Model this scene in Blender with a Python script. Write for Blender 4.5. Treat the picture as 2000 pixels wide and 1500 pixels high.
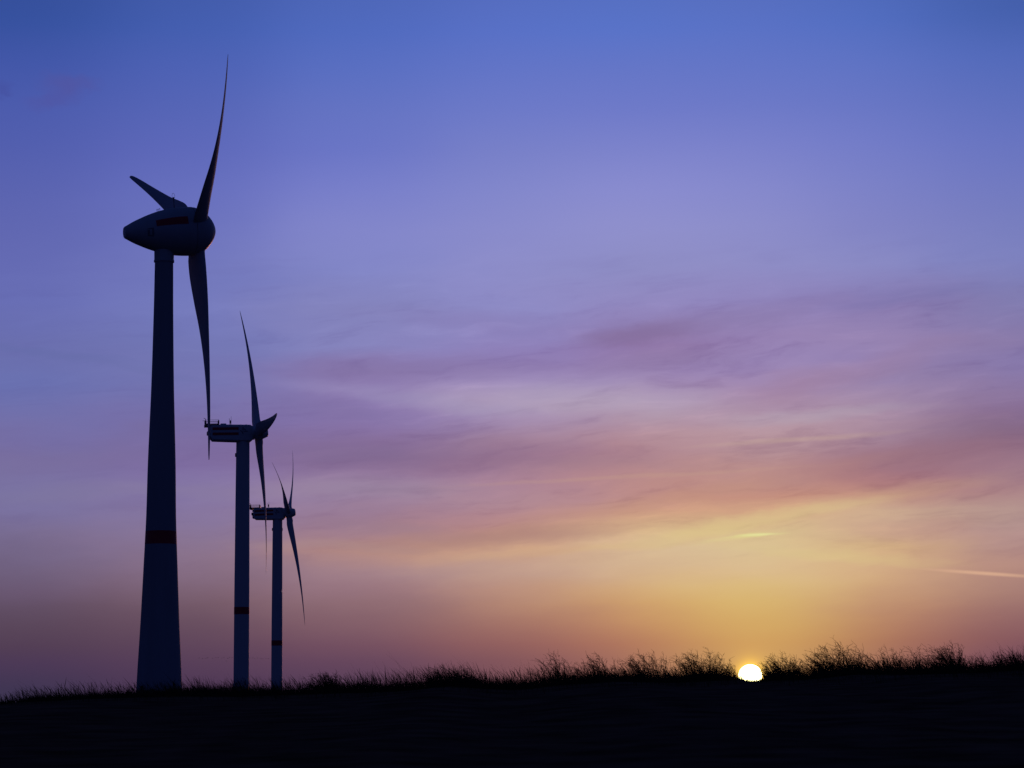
import bpy, math, random
from math import sin, cos, tan, atan, atan2, asin, radians, degrees, pi, sqrt, exp
from mathutils import Vector, Matrix, noise

for _o in list(bpy.data.objects):
    bpy.data.objects.remove(_o)
S = bpy.context.scene
COL = S.collection

# ------------------------------------------------------------------ camera
FPX = 4900.0                       # focal length in pixels of a 2000 px wide frame
PITCH = atan(650 / FPX)
ROLL = radians(0.4)
EYE = Vector((0, 0, 1.6))
FWD = Vector((0, cos(PITCH), sin(PITCH)))
UP = Vector((0, -sin(PITCH), cos(PITCH)))
RT = Vector((1, 0, 0))
cam_d = bpy.data.cameras.new("camera")
cam = bpy.data.objects.new("camera", cam_d)
COL.objects.link(cam)
cr = RT * cos(ROLL) - UP * sin(ROLL)
cu = RT * sin(ROLL) + UP * cos(ROLL)
M = Matrix((cr, cu, -FWD)).transposed().to_4x4()
M.translation = EYE
cam.matrix_world = M
cam_d.sensor_width = 36
cam_d.lens = FPX / 2000 * 36
cam_d.clip_start = 0.1
cam_d.clip_end = 200000
S.camera = cam


def ray(px, py):                   # direction seen at a pixel of the 2000x1500 frame (forward component 1)
    X, Y = px - 1000, py - 750
    c, s = cos(ROLL), sin(ROLL)
    x = c * X - s * Y
    y = s * X + c * Y
    return FWD + RT * (x / FPX) - UP * (y / FPX)


def pix(d):                        # the pixel a direction falls on
    z = d.dot(FWD)
    x = d.dot(RT) / z * FPX
    y = -d.dot(UP) / z * FPX
    c, s = cos(ROLL), sin(ROLL)
    return 1000 + c * x + s * y, 750 - s * x + c * y


def azel(px, py):
    d = ray(px, py).normalized()
    return degrees(atan2(d.x, d.y)), degrees(asin(d.z))


SUN_PX = (1465.5, 1319.0)
SUN_AZ, SUN_EL = azel(*SUN_PX)
SUN_DIR = ray(*SUN_PX).normalized()

# ------------------------------------------------------------------ exposure
S.view_settings.view_transform = 'Standard'
S.view_settings.look = 'None'
S.view_settings.exposure = 0
S.view_settings.gamma = 1
S.render.film_transparent = False
S.cycles.max_bounces = 4
S.cycles.diffuse_bounces = 2
S.cycles.glossy_bounces = 2
S.cycles.volume_bounces = 0

# ------------------------------------------------------------------ sun lamp
sl = bpy.data.lights.new("sun_light", 'SUN')
sl.energy = 0.8
sl.angle = radians(0.5)
sl.color = (1.0, 0.34, 0.20)
slo = bpy.data.objects.new("sun_light", sl)
COL.objects.link(slo)
slo.rotation_euler = SUN_DIR.to_track_quat('Z', 'Y').to_euler()

# ------------------------------------------------------------------ sky: dusk sky as a function of world azimuth and elevation


def lin(c):
    return tuple(((v / 255) / 12.92 if v / 255 <= 0.04045 else ((v / 255 + 0.055) / 1.055) ** 2.4) for v in c)


GRID = {
    50: [(0, 46, 76, 150), (50, 56, 82, 160), (100, 62, 86, 168), (200, 74, 92, 174), (300, 82, 96, 176), (400, 92, 102, 178), (500, 98, 106, 180),
         (600, 104, 110, 180), (700, 106, 110, 172), (750, 106, 114, 178), (800, 110, 112, 172), (850, 116, 112, 168), (875, 120, 108, 158),
         (900, 120, 110, 160), (950, 122, 116, 162), (1000, 122, 114, 160), (1050, 120, 108, 146), (1100, 112, 98, 128), (1150, 104, 86, 112),
         (1200, 92, 74, 94), (1250, 84, 64, 84), (1300, 74, 56, 86), (1360, 58, 52, 80)],
    350: [(0, 62, 92, 172), (100, 74, 98, 182), (200, 84, 102, 184), (300, 94, 106, 188), (400, 104, 114, 192), (500, 112, 120, 190), (600, 116, 122, 188),
          (650, 112, 118, 180), (750, 117, 118, 177), (850, 122, 108, 162), (900, 126, 108, 160), (950, 130, 116, 166), (1000, 134, 118, 158),
          (1050, 138, 117, 146), (1100, 136, 112, 136), (1150, 122, 97, 115), (1200, 108, 83, 98), (1250, 98, 72, 92), (1300, 86, 62, 88), (1360, 76, 54, 84)],
    700: [(0, 74, 102, 186), (100, 84, 110, 195), (200, 98, 116, 196), (300, 106, 119, 200), (350, 116, 126, 204), (430, 128, 134, 204), (500, 132, 138, 204),
          (550, 130, 134, 196), (600, 132, 132, 188), (640, 129, 124, 180), (670, 135, 133, 190), (690, 134, 133, 189), (715, 132, 116, 168), (740, 142, 122, 172),
          (770, 141, 127, 182), (800, 133, 113, 167), (830, 136, 116, 168), (880, 129, 103, 147), (900, 131, 107, 149), (930, 148, 124, 160), (960, 154, 132, 164),
          (1000, 150, 120, 146), (1030, 158, 127, 147), (1055, 162, 124, 134), (1070, 180, 137, 129), (1090, 168, 132, 138), (1120, 158, 126, 138),
          (1150, 150, 116, 128), (1200, 136, 102, 110), (1250, 118, 82, 98), (1300, 98, 68, 92), (1340, 86, 62, 88)],
    1000: [(0, 82, 108, 194), (50, 88, 112, 198), (100, 94, 116, 200), (200, 106, 122, 202), (300, 120, 130, 202), (400, 133, 139, 206), (500, 140, 142, 204),
           (600, 142, 140, 198), (650, 144, 134, 190), (690, 142, 127, 184), (700, 140, 123, 180), (730, 150, 132, 182), (770, 168, 151, 192), (800, 173, 150, 181),
           (830, 161, 140, 178), (860, 160, 129, 156), (890, 153, 115, 144), (930, 169, 130, 150), (970, 176, 138, 150), (1000, 177, 133, 142), (1040, 188, 139, 129),
           (1070, 206, 159, 131), (1085, 205, 165, 136), (1110, 191, 156, 143), (1150, 188, 144, 126), (1200, 170, 124, 110), (1250, 148, 98, 96), (1300, 122, 80, 90)],
    1250: [(0, 86, 112, 196), (60, 89, 116, 201), (100, 96, 118, 200), (200, 108, 122, 202), (250, 116, 127, 205), (300, 126, 134, 206), (350, 135, 140, 209),
           (400, 142, 145, 211), (450, 144, 146, 206), (500, 142, 144, 200), (550, 141, 139, 192), (580, 145, 141, 196), (610, 146, 134, 188), (640, 136, 115, 167),
           (660, 137, 110, 157), (680, 145, 117, 164), (700, 148, 124, 175), (740, 155, 137, 181), (780, 177, 157, 189), (820, 176, 147, 166), (860, 180, 142, 154),
           (900, 173, 127, 136), (930, 184, 137, 136), (960, 187, 138, 136), (1000, 205, 156, 130), (1030, 211, 167, 131), (1050, 219, 188, 145), (1090, 209, 180, 155),
           (1130, 212, 171, 132), (1160, 213, 168, 113), (1200, 202, 148, 104), (1250, 180, 118, 94), (1300, 160, 104, 94)],
    1470: [(0, 86, 111, 195), (100, 95, 117, 200), (200, 107, 122, 201), (300, 124, 132, 205), (400, 138, 142, 207), (500, 142, 144, 202), (600, 146, 135, 190),
           (640, 144, 122, 172), (690, 152, 134, 184), (720, 158, 139, 186), (760, 168, 135, 165), (800, 174, 149, 176), (850, 189, 156, 163), (880, 185, 152, 159),
           (920, 190, 148, 143), (950, 196, 142, 126), (990, 206, 154, 127), (1020, 219, 193, 141), (1045, 222, 207, 148), (1060, 220, 199, 151), (1100, 222, 192, 147),
           (1150, 222, 193, 124), (1200, 220, 184, 104), (1250, 218, 171, 96), (1300, 216, 168, 98), (1360, 190, 130, 80)],
    1720: [(0, 80, 106, 188), (50, 84, 112, 196), (100, 92, 116, 198), (200, 104, 120, 199), (250, 111, 123, 202), (300, 117, 128, 202), (400, 126, 132, 200),
           (450, 129, 133, 198), (500, 137, 141, 200), (540, 136, 134, 190), (590, 136, 121, 174), (620, 142, 135, 192), (650, 153, 139, 187), (680, 155, 131, 174),
           (700, 148, 130, 178), (720, 150, 132, 178), (750, 156, 136, 175), (790, 171, 144, 166), (830, 175, 144, 160), (860, 166, 132, 151), (890, 157, 114, 131),
           (920, 172, 117, 122), (950, 186, 131, 124), (970, 203, 159, 134), (990, 216, 187, 147), (1010, 204, 167, 148), (1040, 203, 158, 137), (1070, 214, 175, 127),
           (1090, 218, 183, 131), (1110, 208, 164, 134), (1150, 207, 163, 127), (1200, 190, 136, 106), (1250, 172, 114, 92), (1300, 158, 102, 92)],
    1960: [(0, 64, 92, 166), (50, 72, 98, 176), (100, 79, 105, 186), (200, 92, 112, 190), (300, 105, 118, 195), (400, 114, 124, 192), (500, 123, 130, 193),
           (540, 124, 125, 181), (600, 129, 124, 174), (630, 132, 129, 180), (670, 135, 117, 164), (690, 136, 122, 169), (700, 131, 120, 175), (750, 139, 120, 163),
           (790, 132, 108, 150), (830, 127, 97, 133), (860, 134, 102, 129), (900, 153, 119, 139), (950, 164, 127, 136), (1000, 177, 143, 142), (1050, 176, 140, 140),
           (1100, 177, 134, 128), (1150, 160, 120, 116), (1200, 144, 102, 106), (1250, 128, 84, 94), (1300, 108, 70, 92)],
}
XS = sorted(GRID)
for _x in XS:                       # a touch more violet in the upper sky
    GRID[_x] = [(y, r + 1, g - 1, b - 2) if 80 <= y <= 520 else (y, r, g, b) for (y, r, g, b) in GRID[_x]]


def col_at(x, y):                  # lookup in one column of the colour table
    g = GRID[x]
    if y <= g[0][0]: return g[0][1:]
    for p, q in zip(g, g[1:]):
        if y <= q[0]:
            t = (y - p[0]) / (q[0] - p[0])
            return tuple(p[k] + (q[k] - p[k]) * t for k in (1, 2, 3))
    return g[-1][1:]


W = bpy.data.worlds.new("World")
S.world = W
W.use_nodes = True
nt = W.node_tree
nt.nodes.clear()
L = nt.links


def N(t, **kw):
    n = nt.nodes.new(t)
    for k, v in kw.items():
        setattr(n, k, v)
    return n


def mth(op, a, b=None, c=None, clamp=False):
    n = N('ShaderNodeMath', operation=op)
    n.use_clamp = clamp
    for i, v in enumerate((a, b, c)):
        if v is None:
            continue
        if isinstance(v, (int, float)):
            n.inputs[i].default_value = v
        else:
            L.new(v, n.inputs[i])
    return n.outputs[0]


def vmth(op, a, b=None, scale=None):
    n = N('ShaderNodeVectorMath', operation=op)
    for i, v in enumerate((a, b)):
        if v is None:
            continue
        if isinstance(v, (tuple, list)):
            n.inputs[i].default_value = v
        else:
            L.new(v, n.inputs[i])
    if scale is not None:
        if isinstance(scale, (int, float)):
            n.inputs['Scale'].default_value = scale
        else:
            L.new(scale, n.inputs['Scale'])
    return n.outputs[1] if op in ('LENGTH', 'DOT_PRODUCT') else n.outputs[0]


def mrange(v, a, b, c, d, kind='SMOOTHSTEP'):
    n = N('ShaderNodeMapRange', interpolation_type=kind)
    L.new(v, n.inputs[0])
    for i, q in enumerate((a, b, c, d)):
        n.inputs[i + 1].default_value = q
    return n.outputs[0]


def mixc(f, a, b, mode='MIX'):
    n = N('ShaderNodeMix', data_type='RGBA', blend_type=mode)
    n.clamp_factor = True
    if isinstance(f, (int, float)):
        n.inputs[0].default_value = f
    else:
        L.new(f, n.inputs[0])
    for i, v in ((6, a), (7, b)):
        if isinstance(v, (tuple, list)):
            n.inputs[i].default_value = (*v[:3], 1)
        else:
            L.new(v, n.inputs[i])
    return n.outputs[2]


tc = N('ShaderNodeTexCoord')
sep = N('ShaderNodeSeparateXYZ')
L.new(tc.outputs['Generated'], sep.inputs[0])
AZ = mth('MULTIPLY', mth('ARCTAN2', sep.outputs[0], sep.outputs[1]), 57.29578)
EL = mth('MULTIPLY', mth('ARCSINE', sep.outputs[2]), 57.29578)
comb = N('ShaderNodeCombineXYZ')
L.new(AZ, comb.inputs[0])
L.new(EL, comb.inputs[1])
P0 = comb.outputs[0]


def noise_tex(vec, scale, loc=(0, 0, 0), rot=0, ns=1, detail=4, rough=0.55, dist=0.0):
    mp = N('ShaderNodeMapping', vector_type='TEXTURE')
    mp.inputs['Location'].default_value = loc
    mp.inputs['Rotation'].default_value = (0, 0, radians(rot))
    mp.inputs['Scale'].default_value = (1 / scale[0], 1 / scale[1], 1)
    L.new(vec, mp.inputs[0])
    n = N('ShaderNodeTexNoise')
    n.inputs['Scale'].default_value = ns
    n.inputs['Detail'].default_value = detail
    n.inputs['Roughness'].default_value = rough
    n.inputs['Distortion'].default_value = dist
    L.new(mp.outputs[0], n.inputs['Vector'])
    return n


# the air is not still: bend the lookup a little with soft wide noise
wn = noise_tex(P0, (0.22, 0.75), loc=(3, 1, 0), rot=4, detail=7, rough=0.56)
wv = vmth('SUBTRACT', wn.outputs['Color'], (0.5, 0.5, 0.5))
wv = vmth('MULTIPLY', wv, (3.2, 0.85, 0))
amp = mrange(EL, 12.5, 9.0, 0.15, 1.0)
lowamp = mrange(EL, 1.0, 3.6, 0.12, 1.0)
wv = vmth('SCALE', wv, scale=mth('MULTIPLY', amp, lowamp))
P1 = vmth('ADD', P0, wv)
sp1 = N('ShaderNodeSeparateXYZ')
L.new(P1, sp1.inputs[0])
AZ1, EL1 = sp1.outputs[0], sp1.outputs[1]

EMAX = 45.0
t_el = mth('DIVIDE', mth('ADD', EL1, 0.5), EMAX + 0.5, clamp=True)
acc = None
wsum = None
col_az = []
for x in XS:
    azc = azel(x, 900)[0]
    col_az.append(azc)
    rp = N('ShaderNodeValToRGB')
    cr_ = rp.color_ramp
    cr_.interpolation = 'LINEAR'
    stops = []
    for k in range(28):
        el = 0.4 + k * 0.42 if k < 20 else 8.38 + (k - 19) * 0.9
        a_, e_ = radians(azc), radians(el)
        d = Vector((sin(a_) * cos(e_), cos(a_) * cos(e_), sin(e_)))
        stops.append((el, lin(col_at(x, pix(d)[1]))))
    top = stops[-1][1]
    for el, f, tint in ((19, 0.72, 0.10), (24, 0.42, 0.3), (32, 0.22, 0.6), (45, 0.12, 1.0)):
        deep = (0.16, 0.32, 1.0)
        m = sum(top) / 3 * 1.4
        stops.append((el, tuple(f * ((1 - tint) * top[i] + tint * deep[i] * m) for i in range(3))))
    while len(cr_.elements) < len(stops):
        cr_.elements.new(0.5)
    for i, (el, c) in enumerate(stops):
        cr_.elements[i].position = (el + 0.5) / (EMAX + 0.5)
    for i, (el, c) in enumerate(stops):
        cr_.elements[i].color = (*c, 1)
    L.new(t_el, rp.inputs[0])
    q = mth('DIVIDE', mth('SUBTRACT', AZ1, azc), 2.2)
    if x in (XS[0],):
        q = mth('MAXIMUM', q, 0.0)
    if x in (XS[-1],):
        q = mth('MINIMUM', q, 0.0)
    w = mth('EXPONENT', mth('MULTIPLY', mth('MULTIPLY', q, q), -1.0))
    c = vmth('SCALE', rp.outputs[0], scale=w)
    acc = c if acc is None else vmth('ADD', acc, c)
    wsum = w if wsum is None else mth('ADD', wsum, w)
base = vmth('SCALE', acc, scale=mth('DIVIDE', 1.0, wsum))

# fine wisps
wis = noise_tex(P1, (0.20, 1.35), loc=(7, 2, 0), rot=5, detail=6, rough=0.6, dist=0.3)
wis2 = noise_tex(P1, (0.55, 2.6), loc=(1, 9, 0), rot=8, detail=5, rough=0.6, dist=0.2)
wis3 = noise_tex(P1, (0.6, 6.0), loc=(4, 3, 0), rot=5, detail=6, rough=0.62, dist=0.25)
wf = mth('ADD', mth('ADD', mth('MULTIPLY', wis.outputs[0], 0.42), mth('MULTIPLY', wis2.outputs[0], 0.32)), mth('MULTIPLY', wis3.outputs[0], 0.26))
band = mth('MULTIPLY', mrange(EL, 2.6, 4.6, 0.0, 1.0), mrange(EL, 11.5, 8.2, 0.0, 1.0))
side = mrange(AZ, -10.0, -1.0, 0.35, 1.0)
wamt = mth('MULTIPLY', band, side)
dark = mth('MULTIPLY', mrange(wf, 0.51, 0.34, 0.0, 0.85), wamt)
lite = mth('MULTIPLY', mrange(wf, 0.50, 0.68, 0.0, 0.75), wamt)
sky = mixc(dark, base, vmth('MULTIPLY', base, (0.80, 0.75, 0.83)))
sky = mixc(lite, sky, vmth('MULTIPLY', sky, (1.20, 1.20, 1.13)))


def stroke(col, x, y, hw, hh, ang, amt, rgb=None, mul=None, p=None):
    """one soft cloud streak; centre and half sizes given in photo pixels, stored as azimuth/elevation"""
    global sky
    u, v = azel(x, y)
    mp = N('ShaderNodeMapping', vector_type='TEXTURE')
    mp.inputs['Location'].default_value = (u, v, 0)
    mp.inputs['Rotation'].default_value = (0, 0, radians(ang))
    mp.inputs['Scale'].default_value = (hw / 85.5, hh / 85.5, 1e6)
    L.new(P1 if p is None else p, mp.inputs[0])
    g = N('ShaderNodeTexGradient', gradient_type='SPHERICAL')
    L.new(mp.outputs[0], g.inputs[0])
    m = mrange(g.outputs['Fac'], 0.0, 0.9, 0.0, amt)
    if rgb is not None:
        return mixc(m, col, lin(rgb))
    return mixc(m, col, vmth('MULTIPLY', col, mul))


wn2 = noise_tex(P0, (0.5, 1.4), loc=(9, 4, 0), rot=6, detail=4, rough=0.6)
wv2 = vmth('MULTIPLY', vmth('SUBTRACT', wn2.outputs['Color'], (0.5, 0.5, 0.5)), (2.2, 0.55, 0))
wv4 = vmth('MULTIPLY', wv2, (1.0, 0.22, 0))
P2 = vmth('ADD', P0, wv2)
P4 = vmth('ADD', P0, wv4)
STROKES = [
    # x, y, half width, half height, tilt, amount, colour
    (980, 630, 300, 34, -3, 0.55, (132, 112, 178)),
    (1250, 652, 150, 30, 5, 0.9, (126, 94, 148)),
    (1330, 640, 260, 44, 6, 0.5, (134, 106, 160)),
    (1480, 612, 260, 30, 8, 0.55, (134, 112, 172)),
    (1780, 580, 220, 24, 5, 0.5, (112, 104, 172)),
    (1270, 710, 220, 34, 5, 0.5, (140, 112, 160)),
    (820, 722, 340, 34, 2, 0.7, (132, 108, 166)),
    (800, 778, 300, 22, -7, 0.38, (160, 148, 196)),
    (1130, 785, 400, 46, -2, 0.45, (184, 168, 192)),
    (640, 800, 220, 40, -8, 0.55, (118, 98, 158)),
    (880, 890, 420, 46, 0, 0.65, (130, 98, 142)),
    (640, 890, 300, 24, 0, 0.4, (122, 98, 148)),
    (700, 950, 300, 26, 0, 0.5, (156, 134, 166)),
    (560, 860, 260, 40, -3, 0.35, (124, 100, 150)),
    (1600, 745, 340, 42, 14, 0.62, (156, 114, 152)),
    (1850, 700, 260, 50, 9, 0.5, (138, 112, 162)),
    (1600, 810, 240, 18, 2, 0.5, (180, 164, 190)),
    (1560, 858, 260, 7, 3, 0.5, (204, 168, 160)),
    (1850, 838, 200, 26, 4, 0.3, (148, 114, 150)),
    (1960, 830, 190, 40, 6, 0.5, (124, 96, 136)),
    (1800, 890, 320, 46, 8, 0.72, (150, 102, 126)),
    (1560, 925, 300, 28, 8, 0.5, (180, 128, 136)),
    (1250, 930, 420, 6, 2.5, 0.5, (196, 150, 142)),
    (1180, 905, 260, 24, -2, 0.35, (160, 120, 144)),
    (1640, 985, 330, 26, 9, 0.5, (210, 168, 138)),
    (1290, 975, 300, 26, 8, 0.5, (196, 142, 128)),
    (940, 1052, 360, 26, 4, 1.1, (170, 122, 126)),
    (1080, 1075, 300, 14, 4, 0.45, (212, 164, 130)),
    (1500, 1012, 300, 18, 8, 0.5, (226, 204, 150)),
    (1330, 1046, 230, 14, 8, 0.3, (228, 204, 140)),
    (1480, 1045, 70, 5, 3, 0.85, (226, 220, 150)),
    (1440, 1050, 110, 8, 7, 0.4, (228, 212, 150)),
    (1840, 1022, 180, 28, 4, 0.5, (178, 132, 132)),
    (1640, 1086, 260, 16, -5, 0.5, (218, 192, 138)),
    (1600, 1044, 150, 14, -5, 0.3, (206, 168, 144)),
    (1960, 1010, 120, 40, 0, 0.35, (182, 154, 156)),
    (640, 1068, 240, 14, -2, 0.5, (172, 134, 144)),
    (760, 1032, 220, 22, -4, 0.4, (146, 112, 140)),
    (90, 690, 260, 12, -6, 0.35, (92, 96, 164)),
    (260, 720, 220, 10, -10, 0.3, (100, 100, 166)),
    (160, 890, 320, 34, 6, 0.4, (120, 104, 156)),
    (330, 830, 200, 26, 12, 0.35, (116, 98, 150)),
    (180, 960, 300, 26, 5, 0.35, (134, 118, 158)),
    (420, 960, 220, 20, -2, 0.3, (146, 126, 160)),
]
for (x, y, hw, hh, an, am, rgb) in STROKES:
    rgb = (rgb[0], rgb[1] + 7, rgb[2] - 4)
    sky = stroke(sky, x, y, hw * 1.15, hh * 1.1, an, am * 0.55, rgb=rgb, p=P4 if hh < 12 else P2)
# crisp lit contrails near the sun and a small wisp high on the left
sky = stroke(sky, 1925, 1120, 150, 5.5, -5.0, 0.7, rgb=(224, 178, 146), p=P0)
sky = stroke(sky, 1482, 1044, 50, 3.4, 2, 0.6, rgb=(232, 230, 160), p=P0)
wn3 = noise_tex(P0, (1.6, 2.2), loc=(2, 5, 0), detail=5, rough=0.6)
P3 = vmth('ADD', P0, vmth('MULTIPLY', vmth('SUBTRACT', wn3.outputs['Color'], (0.5, 0.5, 0.5)), (0.9, 0.8, 0)))
sky = stroke(sky, 132, 158, 80, 26, 2, 0.55, rgb=(84, 84, 158), p=P3)
sky = stroke(sky, 112, 190, 84, 28, 20, 0.5, rgb=(82, 84, 160), p=P3)
sky = stroke(sky, 0, 180, 30, 24, 0, 0.35, rgb=(66, 72, 150), p=P3)

# glow round the sun
sd = vmth('DOT_PRODUCT', tc.outputs['Generated'], tuple(SUN_DIR))
ang = mth('MULTIPLY', mth('ARCCOSINE', mth('MINIMUM', sd, 1.0)), 57.29578)
glow = mth('EXPONENT', mth('MULTIPLY', ang, -2.6))
sky = vmth('ADD', sky, vmth('SCALE', (0.12, 0.09, 0.0), scale=glow))
glow2 = mth('EXPONENT', mth('MULTIPLY', ang, -9.0))
sky = vmth('ADD', sky, vmth('SCALE', (5.5, 3.4, 0.0), scale=glow2))

# away from the afterglow the sky sinks into deep dusk blue
dusk = (0.0085, 0.015, 0.080)
daz = mth('ABSOLUTE', mth('SUBTRACT', AZ, 0.5))
fall = mrange(daz, 12.0, 42.0, 0.0, 1.0)
sky = mixc(fall, sky, dusk)
zen = mrange(EL, 24.0, 55.0, 0.0, 1.0)
sky = mixc(zen, sky, (0.004, 0.011, 0.055))
neg = mrange(EL, -0.6, -4.0, 0.0, 1.0)
sky = mixc(neg, sky, (0.001, 0.001, 0.003))
bg = N('ShaderNodeBackground')
L.new(sky, bg.inputs[0])
bg.inputs[1].default_value = 1.0
wo = N('ShaderNodeOutputWorld')
L.new(bg.outputs[0], wo.inputs[0])
W.cycles.sampling_method = 'MANUAL'
W.cycles.sample_map_resolution = 1024

# ------------------------------------------------------------------ materials


def material(name, color, rough=0.5, var=0.0, scale=1.0, metal=0.0, spec=0.3, bump=0.0, stretch=(1, 1, 1)):
    m = bpy.data.materials.new(name)
    m.use_nodes = True
    t = m.node_tree
    b = t.nodes['Principled BSDF']
    b.inputs['Roughness'].default_value = rough
    b.inputs['Metallic'].default_value = metal
    b.inputs['Specular IOR Level'].default_value = spec
    co = t.nodes.new('ShaderNodeTexCoord')
    mp = t.nodes.new('ShaderNodeMapping')
    mp.inputs['Scale'].default_value = stretch
    t.links.new(co.outputs['Object'], mp.inputs[0])
    n = t.nodes.new('ShaderNodeTexNoise')
    n.inputs['Scale'].default_value = scale
    n.inputs['Detail'].default_value = 6
    t.links.new(mp.outputs[0], n.inputs['Vector'])
    r = t.nodes.new('ShaderNodeValToRGB')
    r.color_ramp.elements[0].position = 0.3
    r.color_ramp.elements[1].position = 0.7
    r.color_ramp.elements[0].color = (*[c * (1 - var) for c in color], 1)
    r.color_ramp.elements[1].color = (*[min(1, c * (1 + var)) for c in color], 1)
    t.links.new(n.outputs[0], r.inputs[0])
    t.links.new(r.outputs[0], b.inputs['Base Color'])
    if bump:
        bp = t.nodes.new('ShaderNodeBump')
        bp.inputs['Strength'].default_value = bump
        bp.inputs['Distance'].default_value = 0.1
        t.links.new(n.outputs[0], bp.inputs['Height'])
        t.links.new(bp.outputs[0], b.inputs['Normal'])
    return m


MAT = {
    'paint': material('turbine_paint', (0.42, 0.43, 0.44), 0.45, 0.06, 0.6, stretch=(1, 1, 0.15)),
    'concrete': material('tower_paint', (0.34, 0.35, 0.36), 0.7, 0.08, 0.35, stretch=(1, 1, 0.12)),
    'blade': material('blade_paint', (0.42, 0.43, 0.45), 0.4, 0.04, 0.4),
    'hazed_tower': material('hazed_tower_paint', (0.60, 0.58, 0.57), 0.6, 0.06, 0.35, stretch=(1, 1, 0.12)),  # far towers: lighter base colour stands in for distance haze
    'white': material('hazed_turbine_paint', (0.58, 0.57, 0.57), 0.45, 0.05, 0.6),  # far nacelles, spinners and blades: haze lightening put into the base colour
    'red': material('signal_red', (0.52, 0.03, 0.04), 0.5, 0.1, 1.0),
    'emblem': material('emblem_paint', (0.16, 0.17, 0.19), 0.5, 0.1, 2.0),
    'metal': material('galvanised_steel', (0.12, 0.12, 0.13), 0.5, 0.15, 4.0, metal=0.6),
    'soil': material('grassy_soil', (0.13, 0.075, 0.048), 1.0, 0.45, 0.8, spec=0.0, bump=0.6),
    'grass': material('dry_grass', (0.055, 0.042, 0.022), 0.9, 0.35, 3.0, spec=0.0),
    'twig': material('dry_twigs', (0.060, 0.036, 0.024), 0.8, 0.3, 4.0, spec=0.1),
    'bird': material('dark_feathers', (0.03, 0.03, 0.035), 0.8, 0.2, 4.0, spec=0.1),
}


# ------------------------------------------------------------------ mesh helpers
class MB:
    def __init__(s):
        s.v, s.f = [], []

    def ring_loft(s, rings, cap=True, closed=True):
        base = len(s.v)
        n = len(rings[0])
        for r in rings:
            s.v += [tuple(p) for p in r]
        for i in range(len(rings) - 1):
            for j in range(n if closed else n - 1):
                k = (j + 1) % n
                s.f.append((base + i * n + j, base + i * n + k, base + (i + 1) * n + k, base + (i + 1) * n + j))
        if cap:
            s.f.append(tuple(base + j for j in range(n))[::-1])
            s.f.append(tuple(base + (len(rings) - 1) * n + j for j in range(n)))

    def box(s, c, h, bev=0.0, m=None):
        """box with chamfered long edges; c centre, h half sizes"""
        b = bev
        prof = [(-h[1] + b, -h[2]), (h[1] - b, -h[2]), (h[1], -h[2] + b), (h[1], h[2] - b), (h[1] - b, h[2]), (-h[1] + b, h[2]), (-h[1], h[2] - b), (-h[1], -h[2] + b)] if b else \
            [(-h[1], -h[2]), (h[1], -h[2]), (h[1], h[2]), (-h[1], h[2])]
        rings = []
        xs = [(-h[0], 1 - (b / min(h[1], h[2]) if b else 0)), (-h[0] + b, 1), (h[0] - b, 1), (h[0], 1 - (b / min(h[1], h[2]) if b else 0))] if b else [(-h[0], 1), (h[0], 1)]
        for x, q in xs:
            r = [Vector((x, p[0] * q, p[1] * q)) for p in prof]
            if m is not None:
                r = [m @ p for p in r]
            rings.append([p + Vector(c) for p in r])
        s.ring_loft(rings)

    def tube(s, pts, rad, n=6):
        pts = [Vector(p) for p in pts]
        rings = []
        ref = None
        for i, p in enumerate(pts):
            d = (pts[min(i + 1, len(pts) - 1)] - pts[max(i - 1, 0)]).normalized()
            if ref is None:
                ref = d.orthogonal().normalized()
            ref = (ref - d * ref.dot(d))
            if ref.length < 1e-6:
                ref = d.orthogonal()
            ref.normalize()
            o = d.cross(ref)
            r = rad[i] if isinstance(rad, (list, tuple)) else rad
            rings.append([p + (ref * cos(2 * pi * k / n) + o * sin(2 * pi * k / n)) * r for k in range(n)])
        s.ring_loft(rings)

    def lathe(s, prof, axis='Z', n=48, cap=True):
        rings = []
        for (t, r) in prof:
            ring = []
            for k in range(n):
                a = 2 * pi * k / n
                ring.append((r * cos(a), r * sin(a), t) if axis == 'Z' else (t, r * cos(a), r * sin(a)))
            rings.append(ring)
        s.ring_loft(rings, cap)

    def build(s, name, mat, parent=None, smooth=True, angle=35):
        me = bpy.data.meshes.new(name)
        me.from_pydata(s.v, [], s.f)
        me.materials.append(mat)
        me.validate()
        if smooth:
            me.polygons.foreach_set('use_smooth', [True] * len(me.polygons))
            try:
                me.set_sharp_from_angle(angle=radians(angle))
            except Exception:
                pass
        o = bpy.data.objects.new(name, me)
        COL.objects.link(o)
        o.parent = parent
        return o


def tag(o, label=None, cat=None, group=None, kind=None):
    if label: o['label'] = label
    if cat: o['category'] = cat
    if group: o['group'] = group
    if kind: o['kind'] = kind


def interp(tab, t):
    if t <= tab[0][0]: return tab[0][1]
    for (a, va), (b, vb) in zip(tab, tab[1:]):
        if t <= b:
            q = (t - a) / (b - a)
            return va + (vb - va) * q
    return tab[-1][1]


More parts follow.
